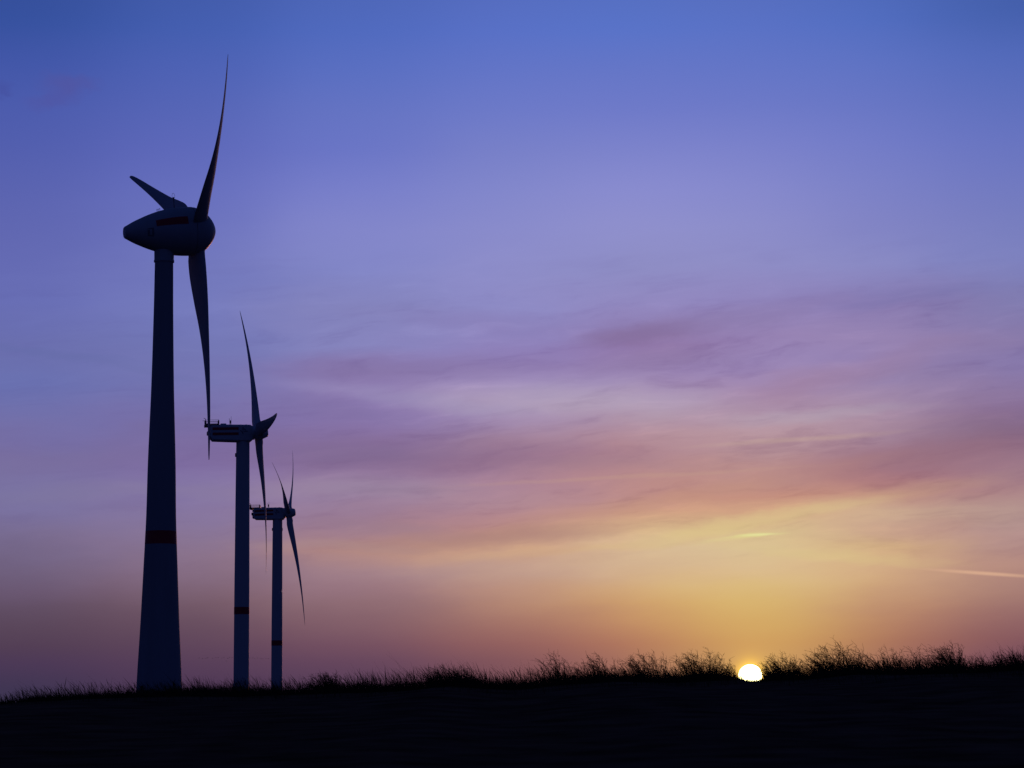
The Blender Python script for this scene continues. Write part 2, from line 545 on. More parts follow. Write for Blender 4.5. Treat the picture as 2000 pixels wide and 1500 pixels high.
def sinterp(tab, t):
    if t <= tab[0][0]: return tab[0][1]
    if t >= tab[-1][0]: return tab[-1][1]
    i = 0
    while tab[i + 1][0] < t: i += 1
    (x1, y1), (x2, y2) = tab[i], tab[i + 1]
    x0, y0 = tab[i - 1] if i else (2 * x1 - x2, 2 * y1 - y2)
    x3, y3 = tab[i + 2] if i + 2 < len(tab) else (2 * x2 - x1, 2 * y2 - y1)
    m1, m2 = (y2 - y0) / (x2 - x0), (y3 - y1) / (x3 - x1)
    h = x2 - x1
    q = (t - x1) / h
    return ((2 * q ** 3 - 3 * q * q + 1) * y1 + (q ** 3 - 2 * q * q + q) * h * m1 + (-2 * q ** 3 + 3 * q * q) * y2 + (q ** 3 - q * q) * h * m2)


# ------------------------------------------------------------------ terrain
RIDGE_Y = 82.0
RIDGE_PX = [(-400, 1392), (0, 1381), (100, 1372), (260, 1364), (400, 1360), (520, 1360), (600, 1358), (720, 1354), (800, 1350),
            (880, 1341), (1000, 1348), (1100, 1339), (1200, 1333), (1300, 1336), (1400, 1332), (1438, 1331), (1465, 1336), (1492, 1331), (1550, 1330),
            (1640, 1321), (1720, 1320), (1800, 1319), (1900, 1315), (2000, 1310), (2400, 1300)]
RIDGE = []
for (x, y) in RIDGE_PX:
    d = ray(x, y)
    t = RIDGE_Y / d.y
    RIDGE.append((d.x * t, 1.6 + d.z * t))


def ridge_h(x):
    if x < RIDGE[0][0]: return RIDGE[0][1] + (x - RIDGE[0][0]) * 0.012
    if x > RIDGE[-1][0]: return RIDGE[-1][1] + (x - RIDGE[-1][0]) * 0.012
    return sinterp(RIDGE, x)


def sst(a, b, t):
    t = min(1, max(0, (t - a) / (b - a)))
    return t * t * (3 - 2 * t)


def ground_z(x, y):
    xr = x * RIDGE_Y / max(y, 30) if y > RIDGE_Y else x
    r = ridge_h(max(-60, min(60, xr)))
    near = 0.0
    if y <= RIDGE_Y:
        t = max(0.0, y) / RIDGE_Y
        z = r * (0.25 * t + 0.75 * t * t * (3 - 2 * t)) if t < 1 else r
    else:
        far = 1.4 - (y - RIDGE_Y) * 0.0068 if y < 1300 else 1.4 - 1218 * 0.0068
        z = r + (far - r) * sst(RIDGE_Y, RIDGE_Y + 70, y) - 0.0
    w = exp(-((y - 0) / 120.0) ** 2)
    z += 0.05 * noise.noise(Vector((x * 0.25, y * 0.25, 0))) * sst(2, 20, y) + 0.02 * noise.noise(Vector((x * 1.1, y * 1.1, 3)))
    return z


def axis_pts(fine_lo, fine_hi, step, far_lo, far_hi):
    p = []
    v = fine_lo
    while v <= fine_hi + 1e-6:
        p.append(v)
        v += step
    s_, v = step, fine_hi
    while v < far_hi:
        s_ *= 1.25
        v += s_
        p.append(v)
    s_, v = step, fine_lo
    while v > far_lo:
        s_ *= 1.25
        v -= s_
        p.insert(0, v)
    return p


gx = axis_pts(-32, 32, 0.5, -9000, 9000)
gy = axis_pts(60, 104, 0.5, -3000, 14000)
g = MB()
g.v = [(x, y, ground_z(x, y)) for y in gy for x in gx]
nx = len(gx)
g.f = [(j * nx + i, j * nx + i + 1, (j + 1) * nx + i + 1, (j + 1) * nx + i) for j in range(len(gy) - 1) for i in range(nx - 1)]
ground = g.build('ground', MAT['soil'], angle=180)
tag(ground, 'dark grassy slope rising to a low ridge', None, kind='structure')


def copy_tree(o, parent=None):
    c = o.copy()
    COL.objects.link(c)
    c.parent = parent
    for ch in [q for q in o.children]:
        copy_tree(ch, c)
    return c


# ------------------------------------------------------------------ turbines
TW1 = [(0.03, 34), (0.2, 29), (0.35, 27), (0.56, 17), (0.72, 11), (0.9, 8), (1.0, 6)]
TW2 = [(0.03, 40), (0.12, 36), (0.2, 31), (0.3, 27), (0.42, 24), (0.56, 20), (0.72, 16), (1.0, 12)]
AIR = [(1, 0), (0.92, 0.16), (0.75, 0.36), (0.5, 0.5), (0.3, 0.5), (0.12, 0.36), (0.03, 0.18), (0, 0), (0.03, -0.16), (0.12, -0.3),
       (0.3, -0.4), (0.5, -0.36), (0.75, -0.2), (0.92, -0.07)]


def blade_mesh(TW, R, chord, thick, bend, tipdef, hand=1, shift=0.75, r0=0.02, axis_at=0.3, round_to=0.12, nseg=40):
    mb = MB()
    rings = []
    for i in range(nseg + 1):
        s_ = r0 + (1 - r0) * (i / nseg)
        c = sinterp(chord, s_)
        th = sinterp(thick, s_)
        tw = radians(sinterp(TW, s_))
        le = Vector((sin(tw), hand * cos(tw), 0))
        nn = Vector((cos(tw), -hand * sin(tw), 0))
        q = sst(round_to * 0.55, round_to, s_)
        x_off = bend * (s_ - s_ * s_) - tipdef * s_ - shift * (1 - s_)
        ax = axis_at * q + 0.5 * (1 - q)
        ring = []
        for k, (u, v) in enumerate(AIR):
            # blend airfoil into a round root
            a = 2 * pi * k / len(AIR)
            cu_, cv_ = 0.5 + 0.5 * cos(a), 0.5 * sin(a)
            uu = u * q + cu_ * (1 - q)
            vv = v * q + cv_ * (1 - q)
            ring.append(le * ((ax - uu) * c) + nn * (vv * th) + Vector((x_off, 0, s_ * R)))
        rings.append(ring)
    mb.ring_loft(rings)
    return mb


def basis(yaw, tilt):
    a = Vector((cos(yaw) * cos(tilt), sin(yaw) * cos(tilt), sin(tilt)))
    Y = Vector((-sin(yaw), cos(yaw), 0))
    Z = a.cross(Y)
    return Matrix((a, Y, Z)).transposed().to_4x4()


def rot_blade(th):                 # blade along +Z, swung by th towards +Y
    return Matrix(((1, 0, 0, 0), (0, cos(th), sin(th), 0), (0, -sin(th), cos(th), 0), (0, 0, 0, 1)))


def hub_point(px, py, dist):
    return EYE + ray(px, py) * dist


def tower_band(name, z0, z1, rfun, mat, parent, proud=0.012):
    mb = MB()
    rings = [(z0, rfun(z0) - 0.05), (z0 + 0.001, rfun(z0) + proud), (z1 - 0.001, rfun(z1) + proud), (z1, rfun(z1) - 0.05)]
    mb.lathe(rings, n=64, cap=False)
    return mb.build(name, mat, parent)


# ---- turbine with the egg-shaped nacelle
def egg_turbine():
    D = 379.0
    hub = hub_point(394.9, 451.4, D)
    yaw, tilt = radians(22.1), radians(4.98)
    B = basis(yaw, tilt)
    k = 0.0773
    base_xy = hub - B.to_3x3() @ Vector((5.85, 0, 0))
    gz = ground_z(base_xy.x, base_xy.y)
    root = bpy.data.objects.new('wind_turbine', None)
    COL.objects.link(root)
    root.location = (base_xy.x, base_xy.y, gz - 0.3)
    tag(root, 'nearest and tallest wind turbine, egg-shaped nacelle on a wide tapering tower', 'wind turbine')
    H = hub.z - root.location.z
    inv = Matrix.Translation(-Vector(root.location))
    hubM = inv @ Matrix.Translation(hub) @ B
    top_z = H - 3.9
    # widths measured down the tower (distance below nacelle, radius)
    prof = [(0, 1.36), (4, 1.40), (8.5, 1.45), (20, 1.68), (31.5, 2.05), (39.5, 2.2), (47, 2.5), (55, 2.84), (62, 3.2), (66, 3.38), (80, 3.95)]

    def rf(z):
        return sinterp(prof, top_z - z)
    t = MB()
    t.lathe([(z, rf(z)) for z in [top_z * i / 40 for i in range(41)]], n=72)
    tower = t.build('tower', MAT['concrete'], root)
    zb = zpix_on(root, 315, 1050.5)
    tower_band('red_band', zb - 0.97, zb + 0.97, rf, MAT['red'], tower)
    c = MB()
    c.lathe([(top_z - 1.25, 1.38), (top_z - 1.24, 1.52), (top_z - 0.95, 1.52), (top_z - 0.94, 1.46), (top_z + 1.4, 1.5)], n=64)
    c.build('yaw_collar', MAT['paint'], root)
    for zz in (12.0, 24.5, 37.0, 49.0):
        j = MB()
        j.lathe([(zz - 0.06, rf(zz) - 0.03), (zz - 0.05, rf(zz) + 0.006), (zz + 0.05, rf(zz) + 0.006), (zz + 0.06, rf(zz) - 0.03)], n=64, cap=False)
        j.build('joint_ring', MAT['concrete'], tower)
    d = MB()
    d.box((0, -rf(3) - 0.0, 2.2), (0.5, 0.1, 1.1), 0.03)
    d.build('door', MAT['metal'], tower)
    # nacelle: body of revolution, x along the axis, 0 at the rotor plane
    nprof = [(-12.02, 0.0), (-12.0, 0.80), (-11.9, 0.90), (-11.6, 1.06), (-10.6, 1.60), (-9.4, 2.14), (-8.2, 2.62), (-7.0, 3.02), (-5.8, 3.33),
             (-4.6, 3.55), (-3.4, 3.66), (-2.4, 3.69), (-1.72, 3.68), (-1.70, 3.5)]
    n_ = MB()
    fine = []
    for i in range(60):
        x = -11.6 + (11.6 - 2.4) * i / 59
        fine.append((x, sinterp(nprof[3:12], x)))
    n_.lathe(nprof[:3] + fine + nprof[12:], axis='X', n=64)
    nac = n_.build('nacelle', MAT['paint'], root)
    nac.matrix_local = hubM

    def nr(x):
        return sinterp(nprof[3:13], x)

    def patch(name, x0, x1, a0, a1, mat, parent, proud=0.015, nx_=24, na=10):
        """curved decal lying on the nacelle; angle 0 faces the camera side (-Y), positive upwards"""
        mb = MB()
        for i in range(nx_ + 1):
            for j in range(na + 1):
                x = x0 + (x1 - x0) * i / nx_
                a = a0 + (a1 - a0) * j / na
                r = nr(x) + proud
                mb.v.append((x, -r * cos(a), r * sin(a)))
        for i in range(nx_):
            for j in range(na):
                p = i * (na + 1) + j
                mb.f.append((p, p + na + 1, p + na + 2, p + 1))
        # turn the sheet edges down onto the shell
        return mb.build(name, mat, parent)
    # red panel (both sides)
    patch('red_panel', -7.7, -3.0, radians(8), radians(28), MAT['red'], nac)
    e = MB()
    for (x0, x1, a0, a1) in ((-9.0, -8.1, 1, 4.5), (-9.0, -8.72, -19, -2), (-8.38, -8.1, -19, 1), (-9.0, -8.1, -24, -20)):
        b0 = len(e.v)
        for i in range(5):
            for jj in range(5):
                x = x0 + (x1 - x0) * i / 4
                a = radians(a0 + (a1 - a0) * jj / 4)
                r = nr(x) + 0.015
                e.v.append((x, -r * cos(a), r * sin(a)))
        for i in range(4):
            for jj in range(4):
                p = b0 + i * 5 + jj
                e.f.append((p, p + 5, p + 6, p + 1))
    e.build('emblem', MAT['emblem'], nac)
    # beacon hoop on the back of the nacelle, and a small rear vane
    an = MB()
    hx = -4.05
    hz = nr(hx) - 0.1
    an.tube([(hx, 0, hz), (hx, 0, hz + 1.2)], 0.06)
    an.tube([(hx, 0, hz + 1.2), (hx, 0, hz + 1.75)], [0.07, 0.12, ][0:2])
    lo = [(hx + 0.21 * sin(t_), 0, hz + 1.95 - 0.42 * cos(t_)) for t_ in [2 * pi * i / 24 for i in range(25)]]
    an.tube(lo, 0.022)
    an.build('lightning_hoop', MAT['metal'], nac)
    vn = MB()
    for q in (-6.75, -6.55, -6.3):
        vn.tube([(q, 0, nr(q) - 0.05), (q, 0, nr(q) + 0.42)], 0.03)
    vn.tube([(-6.8, 0, nr(-6.8) + 0.25), (-6.25, 0, nr(-6.3) + 0.36)], 0.025)
    vn.build('guard_rail', MAT['metal'], nac)
    sp = MB()
    sprof = [(-1.66, 3.45), (-1.64, 3.66), (-1.2, 3.60), (-0.6, 3.42), (0, 3.12), (0.5, 2.75), (0.95, 2.28), (1.35, 1.78), (1.65, 1.28), (1.85, 0.85), (1.98, 0.42), (2.02, 0.0)]
    sp.lathe([(x, max(r, 0.001)) for x, r in sprof], axis='X', n=64)
    spn = sp.build('spinner', MAT['paint'], root, angle=50)
    spn.matrix_local = hubM
    chord = [(0.02, 2.4), (0.07, 2.9), (0.12, 3.5), (0.2, 3.7), (0.3, 3.2), (0.42, 2.4), (0.56, 1.8), (0.72, 1.3), (0.88, 0.92), (0.97, 0.62), (1.0, 0.34)]
    thick = [(0.02, 2.3), (0.07, 2.2), (0.12, 1.6), (0.2, 0.95), (0.3, 0.68), (0.42, 0.48), (0.56, 0.35), (0.72, 0.24), (0.88, 0.16), (1.0, 0.07)]
    for i in range(3):                 # the blades of the idling rotor are pitched a little differently
        tws = [(a_, t_ + (17, -46, -2)[i]) for a_, t_ in TW1]
        bl = blade_mesh(tws, 35.0, chord, thick, (3.3, 2.2, 2.7)[i], 2.45, shift=(0.75, 1.8, 0.95)[i], round_to=0.10).build('blade', MAT['blade'], root, angle=60)
        bl.matrix_local = hubM @ rot_blade(radians(-55.1 + 120 * i))
    return root


def zpix_on(root, px, py):
    """height above root.location at which the vertical through root crosses photo row py"""
    d = ray(px, py)
    t = (Vector(root.location) - EYE).xy.length / d.xy.length
    return EYE.z + d.z * t - root.location.z


egg_turbine()


# ---- turbines with a box nacelle and rear platform
def box_turbine():
    """built with the hub centre at (0,0,80) and the axis along +X"""
    root = bpy.data.objects.new('wind_turbine', None)
    COL.objects.link(root)
    H = 80.0
    hubM = Matrix.Translation((4.35, 0, H))
    t = MB()

    def rf(z):
        return interp([(0, 2.0), (40, 1.93), (66, 1.80), (H - 2.3, 1.72)], z)
    t.lathe([(z, rf(z)) for z in [(H - 2.3) * i / 30 for i in range(31)]], n=56)
    tower = t.build('tower', MAT['hazed_tower'], root)
    for zz in (16.0, 31.0, 46.0, 62.0):
        j = MB()
        j.lathe([(zz - 0.07, rf(zz) - 0.03), (zz - 0.06, rf(zz) + 0.02), (zz + 0.06, rf(zz) + 0.02), (zz + 0.07, rf(zz) - 0.03)], n=48, cap=False)
        j.build('joint_ring', MAT['hazed_tower'], tower)
    tower_band('red_band', 17.6, 19.45, rf, MAT['red'], tower)
    for a in (pi, 0.5):
        lb = MB()
        lb.box((cos(a) * 1.85, sin(a) * 1.85, H - 5.9), (0.16, 0.16, 0.5), 0.04)
        lb.build('lamp_box', MAT['metal'], tower)
    d = MB()
    d.box((0, -rf(2), 2.1), (0.45, 0.1, 1.05), 0.03)
    d.build('door', MAT['metal'], tower)
    # nacelle housing
    n_ = MB()

    def sec(x, zt, zb, w, b):
        return [Vector((x, y, z)) for (y, z) in ((-w + b, zb), (w - b, zb), (w, zb + b), (w, zt - b), (w - b, zt), (-w + b, zt), (-w, zt - b), (-w, zb + b))]
    n_.ring_loft([sec(-12.9, 1.7, -1.0, 1.7, 0.3), sec(-12.75, 1.95, -1.5, 1.85, 0.3), sec(-12.3, 2.05, -2.05, 1.95, 0.32), sec(-8, 2.05, -2.25, 2.0, 0.34),
                  sec(-2.9, 1.95, -2.45, 2.0, 0.34), sec(-2.45, 1.9, -2.3, 1.95, 0.34), sec(-2.05, 1.62, -2.0, 1.75, 0.34)])
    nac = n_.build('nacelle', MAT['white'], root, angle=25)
    nac.matrix_local = hubM
    nk = MB()
    nk.lathe([(-2.6, 1.9), (-1.5, 1.82), (-1.45, 1.7)], axis='X', n=40)
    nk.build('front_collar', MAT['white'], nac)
    # red stripes both sides
    for s_ in (-1, 1):
        for (z0, z1) in ((0.62, 1.28), (-0.72, -0.05)):
            st = MB()
            st.box((-9.0, s_ * 2.0, (z0 + z1) / 2), (3.35, 0.045, (z1 - z0) / 2), 0)
            o = st.build('red_stripe', MAT['red'], nac)
    ems = {-1: MB(), 1: MB()}
    for (x0, x1, z0, z1, an) in ((-4.65, -4.35, 0.45, 1.25, 0), (-4.4, -3.3, 0.1, 0.32, 0), (-5.3, -4.5, 0.1, 0.3, 35), (-4.3, -3.7, 0.55, 0.75, 40), (-4.9, -4.3, -0.4, -0.2, 60)):
        m = Matrix.Rotation(radians(an), 3, 'Y')
        for s_ in (-1, 1):
            ems[s_].box(((x0 + x1) / 2, s_ * 2.01, (z0 + z1) / 2), ((x1 - x0) / 2, 0.025, (z1 - z0) / 2), 0, m)
    for s_ in (-1, 1):
        ems[s_].build('emblem', MAT['emblem'], nac)
    # rear coolers
    for (x, z, h, l) in ((-13.0, 1.05, 0.35, 0.3), (-13.15, 0.0, 0.48, 0.5), (-12.95, -1.1, 0.5, 0.35)):
        c = MB()
        c.box((x, 0, z), (l, 1.5, h), 0.12)
        c.build('rear_cowl', MAT['metal'], nac)
    # rear platform with railing
    p = MB()
    p.box((-12.2, 0, 2.16), (1.6, 1.9, 0.1), 0)
    p.box((-13.75, 0, 2.0), (0.5, 1.9, 0.32), 0.05)
    plat = p.build('rear_platform', MAT['metal'], nac)
    rl = MB()
    zf, zt = 2.25, 3.3
    x0, x1 = -14.1, -10.7
    for y in (-1.8, 1.8):
        rl.tube([(x0, y, zt), (x1, y, zt)], 0.03)
        rl.tube([(x0, y, zf + 0.55), (x1, y, zf + 0.55)], 0.02)
        for i in range(13):
            xx = x0 + (x1 - x0) * i / 12
            rl.tube([(xx, y, zf - 0.1), (xx, y, zt)], 0.022, 4)
    for xx in (x0, x1):
        rl.tube([(xx, -1.8, zt), (xx, 1.8, zt)], 0.03)
        for i in range(1, 12):
            yy = -1.8 + 3.6 * i / 12
            rl.tube([(xx, yy, zf - 0.1), (xx, yy, zt)], 0.022, 4)
    rl.build('railing', MAT['metal'], plat)
    ga = MB()
    ga.box((x1 + 0.05, 0, 2.7), (0.1, 1.75, 0.5), 0.02)
    ga.build('rail_gate', MAT['metal'], plat)
    hk = MB()
    hk.box((-13.95, 0, 2.75), (0.16, 0.5, 0.5), 0.03)
    hk.tube([(-13.95, 0, 3.1), (-13.95, 0, 3.6), (-14.1, 0, 3.85), (-14.45, 0, 3.95)], [0.1, 0.08, 0.07, 0.05])
    hk.tube([(-13.95, 0.1, 3.2), (-14.35, 0.1, 3.3), (-14.7, 0.1, 3.25)], 0.05)
    hk.build('crane_hook', MAT['metal'], plat)
    ht = MB()
    ht.box((-9.4, 0, 2.22), (0.75, 0.8, 0.22), 0.08)
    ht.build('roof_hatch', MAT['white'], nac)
    ms = MB()
    ms.box((-7.55, 0, 2.9), (0.16, 0.16, 0.42), 0.03)
    ms.tube([(-7.55, 0, 2.0), (-7.55, 0, 2.6)], 0.07)
    ms.tube([(-7.8, 0, 2.0), (-7.8, 0, 3.7)], 0.035)
    ms.tube([(-7.35, 0, 2.0), (-7.35, 0, 4.35)], 0.035)
    ms.tube([(-7.9, 0, 3.68), (-7.7, 0, 3.68)], 0.06)
    ms.build('weather_mast', MAT['metal'], nac)
    rg = MB()
    for xx in (-6.4, -5.0, -3.6):
        rg.box((xx, 0, 2.0), (0.25, 1.2, 0.07), 0.02)
    rg.build('roof_rib', MAT['white'], nac)
    sp = MB()
    sprof = [(-1.42, 1.6), (-1.40, 1.78), (-0.8, 1.86), (0, 1.84), (0.6, 1.72), (1.1, 1.52), (1.6, 1.34), (1.95, 1.18), (2.08, 1.0), (2.12, 0.0)]
    sp.lathe([(x, max(r, 0.001)) for x, r in sprof], axis='X', n=48)
    spn = sp.build('spinner', MAT['white'], root, angle=40)
    spn.matrix_local = hubM
    chord = [(0.02, 1.9), (0.07, 2.8), (0.13, 3.1), (0.2, 3.1), (0.3, 2.75), (0.42, 2.25), (0.56, 1.75), (0.72, 1.25), (0.88, 0.8), (0.97, 0.42), (1.0, 0.12)]
    thick = [(0.02, 1.9), (0.07, 1.85), (0.13, 1.3), (0.2, 0.85), (0.3, 0.6), (0.42, 0.44), (0.56, 0.32), (0.72, 0.22), (0.88, 0.13), (1.0, 0.04)]
    bm = blade_mesh(TW2, 41.0, chord, thick, 3.3, 0.0, hand=-1, shift=0.5, round_to=0.10)
    bls = []
    for i in range(3):
        if i == 0:
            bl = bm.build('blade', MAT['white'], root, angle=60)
        else:
            bl = copy_tree(bls[0], root)
        bl.matrix_local = hubM @ rot_blade(radians(120 * i))
        bls.append(bl)
    return root


def place_turbine(root, px, py, dist, yaw, tilt, th, tipdef, label, band_y):
    hub = hub_point(px, py, dist)
    R3 = basis(yaw, 0)
    off = R3.to_3x3() @ Vector((4.35, 0, 0))
    base_ = hub - off
    root.location = (base_.x, base_.y, hub.z - 80.0)
    root.rotation_euler = (0, 0, yaw)
    hubM = Matrix.Translation((4.35, 0, 80.0)) @ basis(0, tilt)
    i = 0
    for ch in root.children:
        nm = ch.name.split('.')[0]
        if nm == 'blade':
            # small extra coning so that the tips stand where the wind bends them
            ch.matrix_local = hubM @ rot_blade(th + i * 2 * pi / 3) @ Matrix.Rotation(-tipdef / 41.0, 4, 'Y')
            i += 1
        elif nm == 'spinner':
            ch.matrix_local = hubM
        elif nm == 'nacelle':
            ch.matrix_local = Matrix.Translation((4.35, 0, 80.0)) @ basis(0, tilt * 0.25)
        elif nm == 'tower':
            for b in ch.children:
                if b.name.split('.')[0] == 'red_band':
                    b.location.z = zpix_on(root, px, band_y) - 18.5
    tag(root, label, 'wind turbine')
    return root


T2 = box_turbine()
T3 = copy_tree(T2)
place_turbine(T2, 507.4, 845.2, 651, radians(11.4), radians(6.0), radians(30.1), -0.16,
              'middle wind turbine, box nacelle with railed rear platform and one short blade pointing right', 1193)
place_turbine(T3, 565.7, 1001.6, 901, radians(-1.8), radians(6.76), radians(50.6), -0.15,
              'farthest and smallest wind turbine, two blades raised in a narrow V', 1256)
for t_ in (T2, T3):
    t_['group'] = 'box nacelle wind turbines'

# ------------------------------------------------------------------ the sun itself
SD = 60000.0
sb = MB()
srad = SD * tan(radians(0.262))
rings = []
for i in range(1, 24):
    a = pi * i / 24
    rings.append((-cos(a) * srad, sin(a) * srad))
sb.lathe([(-srad, 0.01)] + rings + [(srad, 0.01)], n=48)
m = bpy.data.materials.new('sun_surface')
m.use_nodes = True
m.node_tree.nodes.clear()
e = m.node_tree.nodes.new('ShaderNodeEmission')
e.inputs[0].default_value = (1.0, 0.90, 0.36, 1)
e.inputs[1].default_value = 9.0
o_ = m.node_tree.nodes.new('ShaderNodeOutputMaterial')
m.node_tree.links.new(e.outputs[0], o_.inputs[0])
m.cycles.emission_sampling = 'NONE'
sun = sb.build('sun', m)
sun.location = EYE + SUN_DIR * SD
sun.scale = (1, 1, 0.93)
tag(sun, 'blazing white sun disc half sunk behind the grassy ridge', 'sun')


# ------------------------------------------------------------------ grass
rnd = random.Random(11)


def blade_of_grass(mb, x, y, z, h, w, lean, rnd, seed=False):
    """thin tapering three-sided stalk bending downwind (to -X)"""
    a = rnd.uniform(0, 2 * pi)
    bx = lean * h + rnd.gauss(0, 0.12) * h
    by = rnd.gauss(0, 0.15) * h
    pts = []
    n = 4
    for i in range(n + 1):
        t = i / n
        pts.append(Vector((x - bx * t ** 1.8, y + by * t ** 1.5, z + h * (t - 0.12 * abs(lean) * t * t))))
    b0 = len(mb.v)
    for i, p in enumerate(pts):
        r = w * (1 - 0.8 * i / n)
        if seed and i == n - 1:
            r = w * 1.6
        for k in range(3):
            q = a + 2 * pi * k / 3
            mb.v.append((p.x + r * cos(q), p.y + r * sin(q), p.z))
    for i in range(n):
        for k in range(3):
            kk = (k + 1) % 3
            mb.f.append((b0 + i * 3 + k, b0 + i * 3 + kk, b0 + i * 3 + 3 + kk, b0 + i * 3 + 3 + k))


# grass height along the ridge in photo pixels
GH = [(0, 20), (100, 30), (200, 30), (260, 28), (330, 28), (390, 36), (450, 36), (520, 33), (600, 33), (660, 36), (720, 38), (800, 42), (860, 38), (930, 42),
      (1000, 42), (1060, 40), (1120, 36), (1200, 34), (1300, 33), (1400, 32), (1440, 26), (1465, 8), (1490, 26), (1520, 30), (1600, 33), (1700, 34), (1800, 35), (1900, 37), (2000, 40)]


def px_of_x(x, y):
    return pix(Vector((x, y, ridge_h(x * RIDGE_Y / y) - 1.6)))[0]


gm = MB()
KPX = RIDGE_Y / FPX
cnt = 0
for i in range(30000):
    if i < 19000:
        y = RIDGE_Y + rnd.gauss(0, 2.2)
        x = rnd.uniform(-22, 22)
    else:
        y = rnd.uniform(66, 92)
        x = rnd.uniform(-26, 26)
    cl = noise.noise(Vector((x * 1.3, y * 0.8, 5))) * 0.5 + noise.noise(Vector((x * 0.35, y * 0.3, 8))) * 0.5
    if rnd.random() > 0.6 + 1.0 * cl:
        continue
    px = px_of_x(x, y)
    h = interp(GH, px) * KPX * (0.3 + 0.8 * rnd.random() ** 1.2) * (1 + 0.8 * cl)
    if rnd.random() < 0.05: h *= 1.35
    z = ground_z(x, y) - 0.02
    if abs(px - 1465) < 30: h = min(h, 0.08 + 0.20 * rnd.random() ** 2)
    blade_of_grass(gm, x, y, z, max(0.06, h), rnd.uniform(0.0035, 0.0075), rnd.uniform(0.0, 0.7), rnd, rnd.random() < 0.35)
for i in range(46000):
    y = RIDGE_Y + rnd.gauss(-0.5, 1.6)
    x = rnd.uniform(-20, 20)
    px = px_of_x(x, y)
    h = interp(GH, px) * KPX * (0.2 + 0.45 * rnd.random()) * (1 + 0.5 * noise.noise(Vector((x * 0.9, y * 0.5, 2))))
    if abs(px - 1465) < 30: h = min(h, 0.05 + 0.13 * rnd.random() ** 2)
    z = ground_z(x, y) - 0.02
    a = rnd.uniform(0, 2 * pi)
    b0 = len(gm.v)
    w = rnd.uniform(0.006, 0.011)
    ex, ey = x - h * rnd.uniform(-0.1, 0.6), y + h * rnd.gauss(0, 0.2)
    for k in range(3):
        q = a + 2 * pi * k / 3
        gm.v.append((x + w * cos(q), y + w * sin(q), z))
    gm.v.append((ex, ey, z + h))
    gm.f += [(b0, b0 + 1, b0 + 3), (b0 + 1, b0 + 2, b0 + 3), (b0 + 2, b0, b0 + 3)]
# little tufts standing against the disc of the sun
for i in range(150):
    y = RIDGE_Y - 0.3
    px = rnd.uniform(1436, 1492)
    d_ = ray(px, 1334)
    x = d_.x * y / d_.y
    h = (0.03 + 0.10 * rnd.random() ** 1.5 + 0.0035 * abs(px - 1465)) * (0.55 + 0.9 * abs(noise.noise(Vector((px * 0.11, 0, 4)))) * 1.6)
    z = ground_z(x, y) - 0.02
    b0 = len(gm.v)
    w = rnd.uniform(0.012, 0.022)
    for k in range(3):
        q = 2 * pi * k / 3 + i
        gm.v.append((x + w * cos(q), y + w * sin(q), z))
    gm.v.append((x - h * rnd.uniform(-0.1, 0.5), y, z + h))
    gm.f += [(b0, b0 + 1, b0 + 3), (b0 + 1, b0 + 2, b0 + 3), (b0 + 2, b0, b0 + 3)]
grass = gm.build('grass', MAT['grass'], smooth=False)
tag(grass, 'dry wind-bent grass along the ridge', 'grass', kind='stuff')


